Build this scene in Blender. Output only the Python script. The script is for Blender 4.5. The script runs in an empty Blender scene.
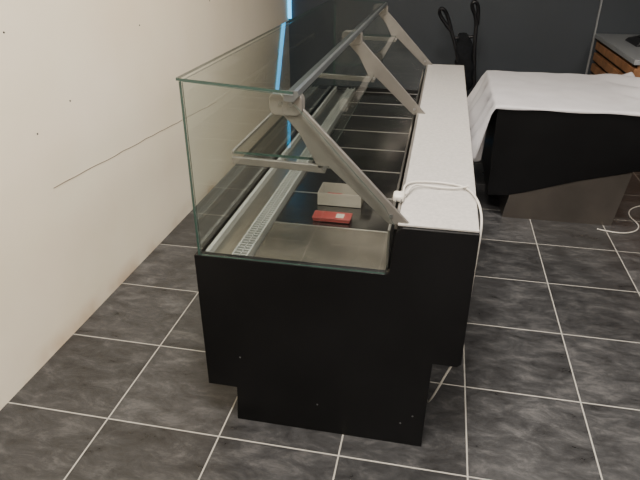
import bpy, bmesh, math, random
from mathutils import Vector, Matrix, noise
random.seed(3)
S=bpy.context.scene
COL=S.collection

# ---------------- materials ----------------
def nt(name):
    m=bpy.data.materials.new(name); m.use_nodes=True
    t=m.node_tree; b=t.nodes['Principled BSDF']; return m,t,b
def pmat(name,col,rough=.5,metal=0,spec=.5,var=0,scale=8,bump=0,bscale=60,emit=None,estr=0,alpha=1):
    m,t,b=nt(name)
    b.inputs['Roughness'].default_value=rough; b.inputs['Metallic'].default_value=metal
    b.inputs['Specular IOR Level'].default_value=spec
    tc=t.nodes.new('ShaderNodeTexCoord')
    n=t.nodes.new('ShaderNodeTexNoise'); n.inputs['Scale'].default_value=scale; n.inputs['Detail'].default_value=6
    t.links.new(tc.outputs['Object'],n.inputs['Vector'])
    r=t.nodes.new('ShaderNodeValToRGB')
    r.color_ramp.elements[0].position=.3; r.color_ramp.elements[1].position=.7
    r.color_ramp.elements[0].color=[c*(1-var) for c in col]+[1]
    r.color_ramp.elements[1].color=[min(1,c*(1+var)) for c in col]+[1]
    t.links.new(n.outputs['Fac'],r.inputs['Fac']); t.links.new(r.outputs['Color'],b.inputs['Base Color'])
    if bump:
        n2=t.nodes.new('ShaderNodeTexNoise'); n2.inputs['Scale'].default_value=bscale
        t.links.new(tc.outputs['Object'],n2.inputs['Vector'])
        bp=t.nodes.new('ShaderNodeBump'); bp.inputs['Strength'].default_value=bump; bp.inputs['Distance'].default_value=.01
        t.links.new(n2.outputs['Fac'],bp.inputs['Height']); t.links.new(bp.outputs['Normal'],b.inputs['Normal'])
    if emit:
        b.inputs['Emission Color'].default_value=(*emit,1); b.inputs['Emission Strength'].default_value=estr
    return m

M={}
M['black']=pmat('black_laminate',(.0042,.0042,.0046),.38,0,.22,.4,3)
M['white']=pmat('worktop_granite_white',(.40,.38,.355),.35,0,.5,.12,90)
M['steel']=pmat('brushed_steel',(.42,.40,.36),.28,1,.5,.06,20)
M['plinth']=pmat('plinth_steel',(.20,.178,.158),.33,.9,.5,.2,3)
M['deck']=pmat('deck_steel',(.20,.195,.185),.2,1,.5,.4,6)
M['deck_reflect']=pmat('deck_steel_painted_reflection',(.23,.207,.17),.25,.8,.5,.35,6)  # nearest tray: deck steel with the warm room reflection put into its beige colour
M['alu']=pmat('satin_aluminium',(.22,.205,.185),.36,.65,.5,.06,20)
M['railg']=pmat('rail_grey',(.16,.17,.17),.3,.7,.5,.05,20)
M['pale']=pmat('pale_profile',(.30,.30,.28),.4,.3,.5,.04,20)
M['seam']=pmat('tray_rim',(.38,.37,.34),.3,.8,.5,.04,20)
M['cable']=pmat('cable_white_plastic',(.52,.49,.44),.4)
M['cloth']=pmat('table_cloth_white',(.60,.58,.59),.9,0,.2,.04,6,.15,120)
M['blk2']=pmat('black_plastic',(.008,.008,.010),.4)
M['fabric']=pmat('dark_fabric',(.009,.010,.012),.9,0,.2,.3,30)
M['red']=pmat('red_carton',(.15,.012,.009),.5)
M['paper']=pmat('paper_white',(.24,.22,.185),.7)
M['wood']=pmat('slat_wood',(.30,.145,.065),.5,0,.4,.35,9)
M['dark']=pmat('dark_gap',(.02,.017,.015),.8)
M['greytop']=pmat('grey_counter_top',(.26,.27,.28),.4)
M['ceil']=pmat('ceiling_paint',(.52,.50,.46),.9)
M['led']=pmat('led_blue',(.05,.4,.6),.5,emit=(.03,.50,1.0),estr=2.8)
M['lamp']=pmat('lamp_diffuser',(.9,.9,.9),.5,emit=(1,.90,.76),estr=7)
M['screw']=pmat('screw_steel',(.4,.4,.4),.3,1)

def glass_mat(name,tint):
    m,t,b=nt(name); t.nodes.remove(b); out=t.nodes['Material Output']
    tr=t.nodes.new('ShaderNodeBsdfTransparent')
    # faint procedural variation of the tint
    tc=t.nodes.new('ShaderNodeTexCoord'); n=t.nodes.new('ShaderNodeTexNoise'); n.inputs['Scale'].default_value=2
    t.links.new(tc.outputs['Object'],n.inputs['Vector'])
    r=t.nodes.new('ShaderNodeValToRGB'); r.color_ramp.elements[0].color=[c*.985 for c in tint]+[1]; r.color_ramp.elements[1].color=[*tint,1]
    t.links.new(n.outputs['Fac'],r.inputs['Fac']); t.links.new(r.outputs[0],tr.inputs[0])
    gl=t.nodes.new('ShaderNodeBsdfGlossy'); gl.inputs['Roughness'].default_value=.0
    lw=t.nodes.new('ShaderNodeLayerWeight'); lw.inputs['Blend'].default_value=.5
    pw=t.nodes.new('ShaderNodeMath'); pw.operation='POWER'; pw.inputs[1].default_value=4.2
    t.links.new(lw.outputs['Facing'],pw.inputs[0])
    ma=t.nodes.new('ShaderNodeMath'); ma.operation='MULTIPLY_ADD'; ma.inputs[1].default_value=.85; ma.inputs[2].default_value=.09
    t.links.new(pw.outputs[0],ma.inputs[0])
    mx=t.nodes.new('ShaderNodeMixShader')
    t.links.new(ma.outputs[0],mx.inputs[0]); t.links.new(tr.outputs[0],mx.inputs[1]); t.links.new(gl.outputs[0],mx.inputs[2])
    t.links.new(mx.outputs[0],out.inputs['Surface']); return m
M['glass']=glass_mat('clear_glass',(.955,.982,.963))
def clear_mat():
    m,t,b=nt('glass_inner_face'); t.nodes.remove(b)
    tr=t.nodes.new('ShaderNodeBsdfTransparent'); tr.inputs[0].default_value=(.985,.995,.99,1)
    t.links.new(tr.outputs[0],t.nodes['Material Output'].inputs['Surface']); return m
M['gin']=clear_mat()
M['gedge']=pmat('glass_cut_edge',(.028,.055,.045),.15,0,.6)

def wall_left_mat():
    m,t,b=nt('cream_plaster'); b.inputs['Roughness'].default_value=.75
    tc=t.nodes.new('ShaderNodeTexCoord')
    n=t.nodes.new('ShaderNodeTexNoise'); n.inputs['Scale'].default_value=1.1; n.inputs['Detail'].default_value=7
    t.links.new(tc.outputs['Object'],n.inputs['Vector'])
    r=t.nodes.new('ShaderNodeValToRGB'); e=r.color_ramp.elements
    e[0].position=.3; e[0].color=(.76,.655,.49,1); e[1].position=.65; e[1].color=(.83,.745,.60,1)
    t.links.new(n.outputs['Fac'],r.inputs['Fac'])
    sx=t.nodes.new('ShaderNodeSeparateXYZ'); t.links.new(tc.outputs['Object'],sx.inputs[0])
    mr=t.nodes.new('ShaderNodeMapRange'); mr.inputs[1].default_value=0; mr.inputs[2].default_value=.10; mr.inputs[3].default_value=.6; mr.inputs[4].default_value=0
    t.links.new(sx.outputs['Z'],mr.inputs[0])
    n2=t.nodes.new('ShaderNodeTexNoise'); n2.inputs['Scale'].default_value=4; n2.inputs['Detail'].default_value=8
    t.links.new(tc.outputs['Object'],n2.inputs['Vector'])
    r2=t.nodes.new('ShaderNodeValToRGB'); r2.color_ramp.elements[0].position=.46; r2.color_ramp.elements[1].position=.66
    t.links.new(n2.outputs['Fac'],r2.inputs['Fac'])
    mu=t.nodes.new('ShaderNodeMath'); mu.operation='MULTIPLY'; t.links.new(mr.outputs[0],mu.inputs[0]); t.links.new(r2.outputs[0],mu.inputs[1])
    mx=t.nodes.new('ShaderNodeMixRGB'); mx.inputs[2].default_value=(.52,.34,.19,1)
    t.links.new(mu.outputs[0],mx.inputs[0]); t.links.new(r.outputs[0],mx.inputs[1])
    t.links.new(mx.outputs[0],b.inputs['Base Color'])
    bp=t.nodes.new('ShaderNodeBump'); bp.inputs['Strength'].default_value=.12; bp.inputs['Distance'].default_value=.02
    n3=t.nodes.new('ShaderNodeTexNoise'); n3.inputs['Scale'].default_value=7; t.links.new(tc.outputs['Object'],n3.inputs['Vector'])
    t.links.new(n3.outputs[0],bp.inputs['Height']); t.links.new(bp.outputs[0],b.inputs['Normal'])
    return m
M['cream']=wall_left_mat()
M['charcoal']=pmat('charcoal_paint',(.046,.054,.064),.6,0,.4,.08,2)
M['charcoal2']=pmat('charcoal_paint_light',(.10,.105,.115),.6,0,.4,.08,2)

TX,TY,X0,Y0=.4455,.4505,.222,1.425
def floor_mat():
    m,t,b=nt('slate_tiles')
    L=t.links.new
    tc=t.nodes.new('ShaderNodeTexCoord'); sx=t.nodes.new('ShaderNodeSeparateXYZ'); L(tc.outputs['Object'],sx.inputs[0])
    def math_(op,a,bv=None,c=None):
        n=t.nodes.new('ShaderNodeMath'); n.operation=op
        for i,v in enumerate((a,bv,c)):
            if v is None: continue
            if isinstance(v,(int,float)): n.inputs[i].default_value=v
            else: L(v,n.inputs[i])
        return n.outputs[0]
    def axis(o,off,s):
        u=math_('DIVIDE',math_('SUBTRACT',o,off),s)
        fl=math_('FLOOR',u); fr=math_('SUBTRACT',u,fl)
        d=math_('MINIMUM',fr,math_('SUBTRACT',1,fr))
        return fl,math_('MULTIPLY',d,s)
    fx,dx=axis(sx.outputs['X'],X0,TX); fy,dy=axis(sx.outputs['Y'],Y0,TY)
    d=math_('MINIMUM',dx,dy)
    g=t.nodes.new('ShaderNodeMapRange'); g.inputs[1].default_value=.0020; g.inputs[2].default_value=.0034; g.inputs[3].default_value=1; g.inputs[4].default_value=0
    L(d,g.inputs[0])
    cx=t.nodes.new('ShaderNodeCombineXYZ'); L(fx,cx.inputs[0]); L(fy,cx.inputs[1])
    wn=t.nodes.new('ShaderNodeTexWhiteNoise'); L(cx.outputs[0],wn.inputs['Vector'])
    va=t.nodes.new('ShaderNodeVectorMath'); va.operation='MULTIPLY_ADD'; va.inputs[1].default_value=(7,7,7)
    L(wn.outputs['Color'],va.inputs[0]); L(tc.outputs['Object'],va.inputs[2])
    mp=t.nodes.new('ShaderNodeMapping'); mp.inputs['Scale'].default_value=(1,2.0,1); mp.inputs['Rotation'].default_value=(0,0,.5); L(va.outputs[0],mp.inputs[0])
    n=t.nodes.new('ShaderNodeTexNoise'); n.inputs['Scale'].default_value=7; n.inputs['Detail'].default_value=14; n.inputs['Roughness'].default_value=.74; n.inputs['Distortion'].default_value=.4
    L(mp.outputs[0],n.inputs['Vector'])
    r=t.nodes.new('ShaderNodeValToRGB'); e=r.color_ramp.elements
    e[0].position=.36; e[0].color=(.021,.0205,.021,1); e[1].position=.70; e[1].color=(.110,.106,.104,1)
    k=e.new(.52); k.color=(.047,.0465,.0475,1)
    L(n.outputs['Fac'],r.inputs['Fac'])
    br=math_('MULTIPLY_ADD',wn.outputs['Value'],.45,.72)
    vm=t.nodes.new('ShaderNodeVectorMath'); vm.operation='SCALE'; L(r.outputs[0],vm.inputs[0]); L(br,vm.inputs['Scale'])
    mx=t.nodes.new('ShaderNodeMixRGB'); mx.inputs[2].default_value=(.38,.36,.32,1)
    L(g.outputs[0],mx.inputs[0]); L(vm.outputs[0],mx.inputs[1]); L(mx.outputs[0],b.inputs['Base Color'])
    rr=t.nodes.new('ShaderNodeMapRange'); rr.inputs[1].default_value=.3; rr.inputs[2].default_value=.7; rr.inputs[3].default_value=.25; rr.inputs[4].default_value=.46; L(n.outputs['Fac'],rr.inputs[0])
    ro=math_('MAXIMUM',rr.outputs[0],math_('MULTIPLY',g.outputs[0],.8)); L(ro,b.inputs['Roughness'])
    bp=t.nodes.new('ShaderNodeBump'); bp.inputs['Strength'].default_value=.32; bp.inputs['Distance'].default_value=.007
    h=math_('SUBTRACT',n.outputs['Fac'],math_('MULTIPLY',g.outputs[0],.5)); L(h,bp.inputs['Height']); L(bp.outputs[0],b.inputs['Normal'])
    return m
M['floor']=floor_mat()

# ---------------- geometry helpers ----------------
def obj(name,bm,mats,parent=None,smooth=False,bevel=0,seg=2):
    me=bpy.data.meshes.new(name); bmesh.ops.recalc_face_normals(bm,faces=bm.faces); bm.to_mesh(me); bm.free()
    for m in mats: me.materials.append(m)
    o=bpy.data.objects.new(name,me); COL.objects.link(o)
    if parent: o.parent=parent
    if smooth:
        for p in me.polygons: p.use_smooth=True
    if bevel:
        b=o.modifiers.new('bevel','BEVEL'); b.width=bevel; b.segments=seg; b.limit_method='ANGLE'
    return o
def box(name,x0,x1,y0,y1,z0,z1,mat,parent=None,bevel=0):
    bm=bmesh.new(); addbox(bm,x0,x1,y0,y1,z0,z1); return obj(name,bm,[mat],parent,bevel=bevel)
def addbox(bm,x0,x1,y0,y1,z0,z1,mi=0):
    v=[bm.verts.new((x,y,z)) for z in (z0,z1) for x,y in ((x0,y0),(x1,y0),(x1,y1),(x0,y1))]
    for f in ((0,1,2,3),(4,5,6,7),(0,1,5,4),(1,2,6,5),(2,3,7,6),(3,0,4,7)):
        bm.faces.new([v[i] for i in f]).material_index=mi
def prism(name,pts,y0,y1,mat,parent=None,bevel=0,edge=None):
    """outline in XZ extruded along Y"""
    bm=bmesh.new()
    a=[bm.verts.new((x,y0,z)) for x,z in pts]; c=[bm.verts.new((x,y1,z)) for x,z in pts]
    bm.faces.new(a); f=bm.faces.new(list(reversed(c)))
    if edge: f.material_index=2
    n=len(pts)
    for i in range(n):
        f=bm.faces.new((a[i],c[i],c[(i+1)%n],a[(i+1)%n])); f.material_index=1 if edge else 0
    return obj(name,bm,[mat]+([edge,M['gin']] if edge else []),parent,bevel=bevel)
def pane(name,quad,thick,parent,flip=False):
    """glass pane from 4 corner points, solid with green cut edges"""
    q=[Vector(p) for p in quad]; nrm=(q[1]-q[0]).cross(q[3]-q[0]).normalized()*thick/2
    bm=bmesh.new(); a=[bm.verts.new(p-nrm) for p in q]; c=[bm.verts.new(p+nrm) for p in q]
    f1=bm.faces.new(a); f2=bm.faces.new(c)
    (f1 if flip else f2).material_index=2
    for i in range(4):
        bm.faces.new((a[i],a[(i+1)%4],c[(i+1)%4],c[i])).material_index=1
    return obj(name,bm,[M['glass'],M['gedge'],M['gin']],parent)
def tube(name,pts,r,mat,parent=None,smooth=True,cyc=False):
    cu=bpy.data.curves.new(name,'CURVE'); cu.dimensions='3D'; cu.bevel_depth=r; cu.bevel_resolution=4; cu.use_fill_caps=True
    s=cu.splines.new('NURBS' if smooth else 'POLY'); s.points.add(len(pts)-1)
    for i,p in enumerate(pts): s.points[i].co=(*p,1)
    if smooth: s.use_endpoint_u=True; s.order_u=3; s.resolution_u=8
    s.use_cyclic_u=cyc
    cu.materials.append(mat)
    o=bpy.data.objects.new(name,cu); COL.objects.link(o)
    dg=bpy.context.evaluated_depsgraph_get(); me=bpy.data.meshes.new_from_object(o.evaluated_get(dg)); 
    bpy.data.objects.remove(o); o=bpy.data.objects.new(name,me); COL.objects.link(o)
    if not me.materials: me.materials.append(mat)
    for p in me.polygons: p.use_smooth=True
    if parent: o.parent=parent
    return o
def cyl(name,c,r,d,axis,mat,parent=None,seg=32,bevel=0):
    bm=bmesh.new(); bmesh.ops.create_cone(bm,cap_ends=True,segments=seg,radius1=r,radius2=r,depth=d)
    if axis=='Y': bmesh.ops.rotate(bm,verts=bm.verts,matrix=Matrix.Rotation(math.pi/2,3,'X'))
    if axis=='X': bmesh.ops.rotate(bm,verts=bm.verts,matrix=Matrix.Rotation(math.pi/2,3,'Y'))
    bmesh.ops.translate(bm,verts=bm.verts,vec=c)
    return obj(name,bm,[mat],parent,bevel=bevel)
def empty(name):
    e=bpy.data.objects.new(name,None); COL.objects.link(e); return e

# ---------------- room ----------------
XL,XR,YF,YB,ZC=-1.545,4.2,-2.6,6.0,2.85
box('floor',XL-.1,XR+.1,YF-.1,YB+.1,-.1,0,M['floor'])
box('ceiling',XL-.1,XR+.1,YF-.1,YB+.1,ZC,ZC+.1,M['ceil'])
box('wall_left',XL-.1,XL,YF-.1,YB+.1,0,ZC,M['cream'])
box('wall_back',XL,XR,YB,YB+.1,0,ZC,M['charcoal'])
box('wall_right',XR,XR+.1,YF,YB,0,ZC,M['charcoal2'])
box('wall_front',XL,XR,YF-.1,YF,0,ZC,M['ceil'])
box('trim_1',1.37,1.385,YB-.02,YB,0,ZC,M['greytop'])
cr=[]
for i in range(24):
    k=i/23; cr.append((XL+.0005,1.97+k*1.9,.69-.11*k+random.uniform(-.003,.003)))
tube('wall_crack',cr,.0018,pmat('crack_shadow',(.22,.17,.12),.9),None,False)
bm=bmesh.new()
for y,z in ((2.2,1.0),(1.95,.93),(2.9,1.22),(3.9,1.25),(1.9,1.32),(4.3,1.34)):
    r=bmesh.ops.create_icosphere(bm,subdivisions=2,radius=.004); bmesh.ops.translate(bm,verts=r['verts'],vec=(XL,y,z))
obj('wall_nails',bm,[M['dark']])
box('led_strip',XL+.005,XL+.034,YB-.034,YB-.005,.9,2.6,M['led'],bevel=.003)

# ---------------- display counter ----------------
DC=empty('refrigerated_display_counter')
ya,yb=1.524,4.02
panel=[(-.731,.157),(-.731,.702),(-.110,.702),(-.098,.706),(-.093,.716),(-.080,.848),(-.074,.860),(-.062,.866),(.158,.866),(.158,.392),(.146,.380),(.067,.380),(.061,0.0),(-.630,0),(-.622,.157)]
prism('end_panel_near',panel,ya,ya+.03,M['black'],DC,.0012)
prism('end_panel_far',panel,yb-.03,yb,M['black'],DC,.0012)
body=[(-.722,.165),(-.722,.700),(-.706,.700),(-.706,.655),(-.100,.655),(-.090,.845),(.150,.845),(.150,.388),(.060,.388),(.053,0.0),(-.620,0),(-.614,.165)]
prism('body_shell',body,ya+.03,yb-.03,M['black'],DC)
box('deck_base',-.704,-.102,ya+.032,yb-.032,.6555,.662,M['deck'],DC)
n=8; L0=ya+.04; LL=(yb-ya-.08)/n
for i in range(n):
    box('deck_tray_%d'%(i+1),-.555,-.108,L0+i*LL+.002,L0+(i+1)*LL-.002,.6625,.676,M['deck_reflect'] if i<1 else M['deck'],DC,.003)
    box('tray_seam_%d'%(i+1),-.555,-.108,L0+(i+1)*LL-.002,L0+(i+1)*LL+.002,.664,.6775,M['seam'],DC)
box('rear_upstand',-.108,-.101,ya+.032,yb-.032,.66,.84,M['steel'],DC)
box('front_sill',-.704,-.690,ya+.032,yb-.032,.662,.705,M['pale'],DC,.002)
box('front_gutter',-.690,-.615,ya+.032,yb-.032,.6625,.680,M['steel'],DC,.001)
bm=bmesh.new()
addbox(bm,-.615,-.609,ya+.032,yb-.032,.6625,.700); addbox(bm,-.566,-.560,ya+.032,yb-.032,.6625,.700)
addbox(bm,-.609,-.566,ya+.032,yb-.032,.6625,.680,1)
y=ya+.04
while y<yb-.05:
    addbox(bm,-.609,-.566,y,y+.005,.692,.6985); y+=.018
addbox(bm,-.589,-.586,ya+.032,yb-.032,.692,.6985)
obj('air_grille',bm,[M['pale'],M['railg']],DC)
box('worktop',-.078,.156,ya+.012,yb-.005,.8665,.874,M['white'],DC,.002)
box('worktop_rear_lip',-.088,-.078,ya+.03,yb-.03,.846,.876,M['alu'],DC,.002)
gx=-.714; T=.008
pane('front_glass',[(gx,ya+.004,.70),(gx,yb-.004,.70),(gx,yb-.004,1.262),(gx,ya+.004,1.262)],T,DC)
pane('top_glass',[(-.722,ya-.004,1.270),(-.722,yb+.004,1.270),(-.385,yb+.004,1.247),(-.385,ya-.004,1.247)],T,DC)
gp=[(-.708,.703),(-.708,1.262),(-.42,1.240),(-.385,1.215),(-.118,.925),(-.088,.87),(-.100,.703)]
prism('side_glass_near',gp,ya+.003,ya+.009,M['glass'],DC,edge=M['gedge'])
prism('side_glass_far',gp,yb-.009,yb-.003,M['glass'],DC,edge=M['gedge'])
pane('inner_glass_shelf',[(-.580,ya+.035,1.052),(-.580,yb-.035,1.052),(-.30,yb-.035,1.048),(-.30,ya+.035,1.048)],T,DC)
box('shelf_front_profile',-.588,-.580,ya+.035,yb-.035,1.046,1.058,M['alu'],DC,.002)
prism('top_rail',[(-.412,1.222),(-.385,1.220),(-.368,1.238),(-.372,1.252),(-.384,1.252),(-.386,1.240),(-.412,1.242)],ya,yb,M['railg'],DC,.001)
arm=[(-.425,1.183),(-.400,1.205),(-.369,1.205),(-.310,1.145),(-.245,1.078),(-.040,.867),(-.105,.867),(-.290,1.035),(-.3175,1.025),(-.345,1.075),(-.375,1.130)]
def rr(x0,x1,z0,z1,r,n=6):
    p=[]
    for cx,cz,a in ((x1-r,z1-r,0),(x0+r,z1-r,90),(x0+r,z0+r,180),(x1-r,z0+r,270)):
        for i in range(n+1):
            t=math.radians(a+90*i/n); p.append((cx+r*math.cos(t),cz+r*math.sin(t)))
    return p
for i,y in enumerate((ya+.018,2.76,yb-.034)):
    k=i+1
    prism('support_arm_%d'%k,arm,y,y+.014,M['alu'],DC,.002)
    prism('arm_boss_%d'%k,rr(-.458,-.362,1.178,1.243,.022),y-.006,y+.026,M['alu'],DC,.003)
    prism('shelf_arm_%d'%k,[(-.582,1.022),(-.300,1.012),(-.29,1.036),(-.582,1.043)],y,y+.014,M['alu'],DC,.002)
    for j,(x,z) in enumerate(((-.425,1.212),(-.395,1.212),(-.300,1.030),(-.10,.895))):
        cyl('arm_screw_%d_%d'%(k,j+1),(x,y-.007 if j<2 else y-.001,z),.006,.004,'Y',M['screw'],DC,16)
for j,(x,z) in enumerate(((-.60,.30),(-.32,.13),(-.02,.10),(.02,.14))):
    cyl('panel_screw_%d'%(j+1),(x,ya,z),.003,.002,'Y',M['screw'],DC,12)

# ---- stuff in the counter
bx=empty('paper_carton')
bm=bmesh.new(); 
addbox(bm,-.425,-.255,2.05,2.052,.6785,.73); addbox(bm,-.425,-.255,2.16,2.162,.6785,.73)
addbox(bm,-.427,-.425,2.05,2.162,.6785,.73); addbox(bm,-.255,-.253,2.05,2.162,.6785,.73); addbox(bm,-.425,-.255,2.052,2.16,.6785,.682)
obj('carton_walls',bm,[M['paper']],bx)
bm=bmesh.new(); addbox(bm,-.253,-.215,2.06,2.15,.728,.73); addbox(bm,-.40,-.34,2.08,2.13,.682,.70,1)
obj('carton_flaps',bm,[M['paper'],M['red']],bx)
rb=empty('red_product_box'); 
box('box_body',-.415,-.275,1.90,1.96,.6785,.691,M['red'],rb,.003)
box('box_lid',-.418,-.272,1.898,1.962,.690,.695,M['red'],rb,.002)
box('box_label',-.33,-.30,1.91,1.945,.6952,.6957,M['paper'],rb)

# ---- cable on worktop
CB=empty('power_cable')
zt=.880
tube('cord',[(-.075,1.72,zt),(-.085,1.80,zt+.004),(-.06,1.86,zt),(0,1.875,zt),(.07,1.87,zt),(.12,1.85,zt),(.145,1.80,zt),(.163,1.72,zt-.002),(.170,1.64,.86),(.168,1.61,.80),(.165,1.63,.60),(.164,1.63,.45),(.155,1.61,.36),(.125,1.60,.30),(.095,1.60,.20),(.072,1.64,.10),(.066,1.75,.03),(.072,2.0,.006),(.09,2.3,.006)],.0038,M['cable'],CB)
tube('cord_loop',[(-.07,1.73,zt+.006),(-.055,1.80,zt+.012),(-.03,1.83,zt+.004),(.04,1.825,zt),(.10,1.83,zt),(.13,1.84,zt+.008)],.0036,M['cable'],CB)
box('plug_body',-.108,-.072,1.685,1.735,.876,.898,M['cable'],CB,.007)
cyl('plug_pin_1',(-.095,1.675,.888),.0025,.02,'Y',M['screw'],CB,12); cyl('plug_pin_2',(-.080,1.675,.888),.0025,.02,'Y',M['screw'],CB,12)

# ---------------- second counter with cloth ----------------
SC=empty('serving_counter')
yc,yd=3.57,4.62
p2=[(.365,.72),(1.36,.72),(1.36,.385),(1.21,.370),(.90,.285),(.60,.185),(.50,.158),(.376,.148)]
prism('counter_body',p2,yc,yd,M['black'],SC,.002)
prism('steel_plinth',[(.49,0),(1.16,0),(1.205,.362),(.90,.281),(.60,.181),(.515,.158)],yc+.006,yd-.02,M['plinth'],SC)
bm=bmesh.new()
x0,x1,yy0,yy1,zt2=.352,1.372,yc-.006,yd+.012,.723
NU,NV=120,90
ul,ur,vf,vb=-.42,.10,-.010,.04
W=x1-x0; D=yy1-yy0
grid=[]
for j in range(NV+1):
    row=[]
    for i in range(NU+1):
        u=ul+(W+ur-ul)*i/NU; v=vf+(D+vb-vf)*j/NV
        x=x0+min(max(u,0),W); y=yy0+min(max(v,0),D); z=zt2
        du=max(0,-u); dr=max(0,u-W); df=max(0,-v); db=max(0,v-D)
        hang=.80+.12*math.sin(v*9)+.05*math.sin(v*23)
        fold=math.sin(v*26+1.8*math.sin(v*6))*.5+.5
        drop=du*hang+dr+df*(1+.3*math.sin(u*17))+db
        z-=drop
        x-= (.010*min(1,du/.05)+du*(.05+.36*fold)) if du>0 else 0
        x+= .01*min(1,dr/.03)+dr*.15 if dr>0 else 0
        y-= .004*min(1,df/.01) if df>0 else 0
        y+= db*.2
        nz=noise.noise(Vector((u*5,v*5,0)))*.005+noise.noise(Vector((u*14,v*9,3)))*.0025
        if du==0 and df==0:
            z+=max(0,.003+nz)
            k=max(0,(u-W+.24)/.24)*max(0,min(1,(v-.12)/.25))
            z+=.045*k*abs(math.sin(v*8+u*11))
        row.append(bm.verts.new((x,y,max(z,.06))))
    grid.append(row)
for j in range(NV):
    for i in range(NU):
        bm.faces.new((grid[j][i],grid[j][i+1],grid[j+1][i+1],grid[j+1][i]))
cl=obj('table_cloth',bm,[M['cloth']],None,True)
so=cl.modifiers.new('solid','SOLIDIFY'); so.thickness=.003; so.offset=1

tube('floor_cable',[(1.06,3.50,.005),(1.14,3.47,.005),(1.22,3.47,.005),(1.30,3.52,.005),(1.34,3.62,.005),(1.30,3.75,.005),(1.36,3.9,.005),(1.46,3.95,.005)],.004,M['cable'])

# ---------------- slatted wooden counter ----------------
WC=empty('slatted_wood_counter')
WX=1.40
box('carcass',WX+.035,2.3,4.70,5.95,0,.80,M['dark'],WC)
z=.02;i=1
while z<.76:
    box('slat_%d'%i,WX,WX+.033,4.68,5.96,z,z+.066,M['wood'],WC,.004); z+=.098;i+=1
box('end_cladding',WX+.02,2.3,4.675,4.698,0,.80,M['wood'],WC)
box('counter_top',WX-.02,2.34,4.65,5.98,.802,.84,M['greytop'],WC,.004)
cr_=empty('card_terminal')
prism('terminal_body',[(1.54,.841),(1.80,.841),(1.80,.885),(1.76,.915),(1.56,.865)],5.25,5.6,M['blk2'],cr_,.004)
box('terminal_keys',1.62,1.72,5.28,5.55,.880,.888,M['blk2'],cr_)

# ---------------- folded stroller ----------------
ST=empty('folded_stroller')
Y=5.4
def P(l): return [(x,Y+dy,z) for x,z,dy in l]
tube('frame_left',P([(.03,.96,0),(.07,.90,0),(.10,.83,0),(.15,.68,0),(.21,.40,0),(.25,.12,0)]),.016,M['blk2'],ST)
tube('frame_right',P([(.27,1.03,0),(.275,.95,0),(.28,.8,0),(.30,.6,0),(.34,.30,0),(.37,.12,0)]),.016,M['blk2'],ST)
tube('handle_left',P([(.05,.92,0),(-.01,.99,-.01),(-.05,1.05,-.03),(-.04,1.09,-.05),(-.005,1.08,-.04),(.03,1.02,-.01),(.075,.89,0)]),.016,M['blk2'],ST)
tube('handle_right',P([(.275,.95,0),(.262,1.03,-.01),(.225,1.09,-.03),(.215,1.14,-.05),(.25,1.15,-.05),(.28,1.09,-.02),(.285,.96,0)]),.016,M['blk2'],ST)
tube('cross_brace_1',P([(.10,.84,.01),(.19,.85,.03),(.275,.86,.01)]),.014,M['blk2'],ST)
tube('cross_brace_2',P([(.28,.80,.01),(.24,.6,.04),(.22,.35,.01)]),.01,M['blk2'],ST)
bm=bmesh.new()
bmesh.ops.create_uvsphere(bm,u_segments=24,v_segments=16,radius=1)
for v in bm.verts:
    f=1+.18*math.sin(v.co.z*9+v.co.x*4)
    zz=v.co.z
    sq=lambda q: math.copysign(abs(q)**.6,q)
    v.co=Vector((.215+.04*-zz+sq(v.co.x)*.08*f,Y+.03+v.co.y*.07*f,.64+zz*.25))
obj('folded_seat_fabric',bm,[M['fabric']],ST,True)
for j,(x,dy) in enumerate(((.235,-.05),(.275,.08),(.36,-.05),(.40,.08))):
    cyl('wheel_%d'%(j+1),(x,Y+dy,.065),.065,.028,'X',M['blk2'],ST,28,.006)
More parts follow.
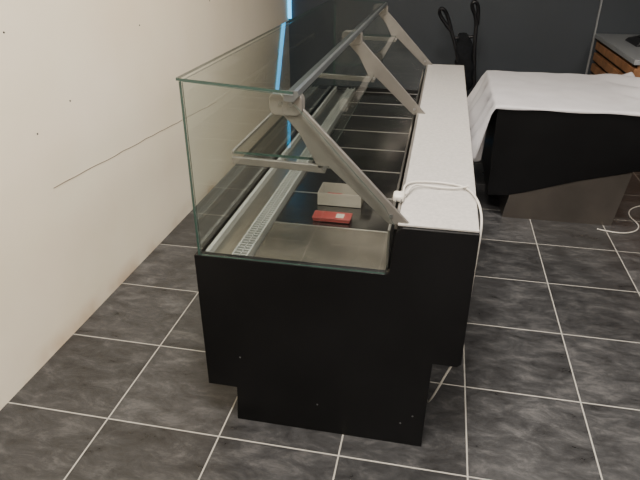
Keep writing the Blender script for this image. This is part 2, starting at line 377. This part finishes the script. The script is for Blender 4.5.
tube('axle',[(.22,Y-.05,.075),(.38,Y-.05,.075)],.008,M['blk2'],ST,False)
tube('axle_rear',[(.26,Y+.08,.075),(.42,Y+.08,.075)],.008,M['blk2'],ST,False)
ES=empty('extension_socket')
box('socket_body',.30,.50,5.12,5.18,0,.045,M['blk2'],ES,.004)
box('socket_led',.325,.365,5.115,5.119,.012,.036,M['led'],ES)

# ---------------- lights ----------------
def area(name,loc,sx,sy,e,col,rot=(0,0,0)):
    l=bpy.data.lights.new(name,'AREA'); l.shape='RECTANGLE'; l.size=sx; l.size_y=sy; l.energy=e; l.color=col
    o=bpy.data.objects.new(name,l); o.location=loc; o.rotation_euler=rot; COL.objects.link(o); return o
fx=[(-.2,.8,94),(-.2,2.8,58),(1.9,.2,46),(1.9,2.4,28),(-.2,-1.2,60)]
for i,(x,y,e) in enumerate(fx):
    nm='ceiling_lamp' if i==0 else 'ceiling_lamp.%03d'%i
    pl=empty(nm)
    box('lamp_housing_%d'%i,x-.32,x+.32,y-.32,y+.32,ZC-.05,ZC,M['pale'],pl,.005)
    box('lamp_panel_%d'%i,x-.29,x+.29,y-.29,y+.29,ZC-.055,ZC-.05,M['lamp'],pl)
    area('lamp_light_%d'%i,(x,y,ZC-.07),.56,.56,e,(1,.94,.865)).parent=pl
w=bpy.data.worlds.new('world'); S.world=w; w.use_nodes=True
w.node_tree.nodes['Background'].inputs[0].default_value=(.5,.55,.6,1); w.node_tree.nodes['Background'].inputs[1].default_value=.3

# ---------------- camera ----------------
cam=bpy.data.cameras.new('camera'); cam.sensor_width=36; cam.lens=574/640*36; cam.clip_start=.02
co=bpy.data.objects.new('camera',cam); COL.objects.link(co)
yaw=math.radians(11.5); p=math.radians(27.75)
h=Vector((-math.sin(yaw),math.cos(yaw),0)); r=Vector((math.cos(yaw),math.sin(yaw),0)); zz=Vector((0,0,1))
F=h*math.cos(p)-zz*math.sin(p); U=h*math.sin(p)+zz*math.cos(p)
m=Matrix((r,U,-F)).transposed().to_4x4(); m.translation=Vector((0,0,1.62)); co.matrix_world=m
S.camera=co
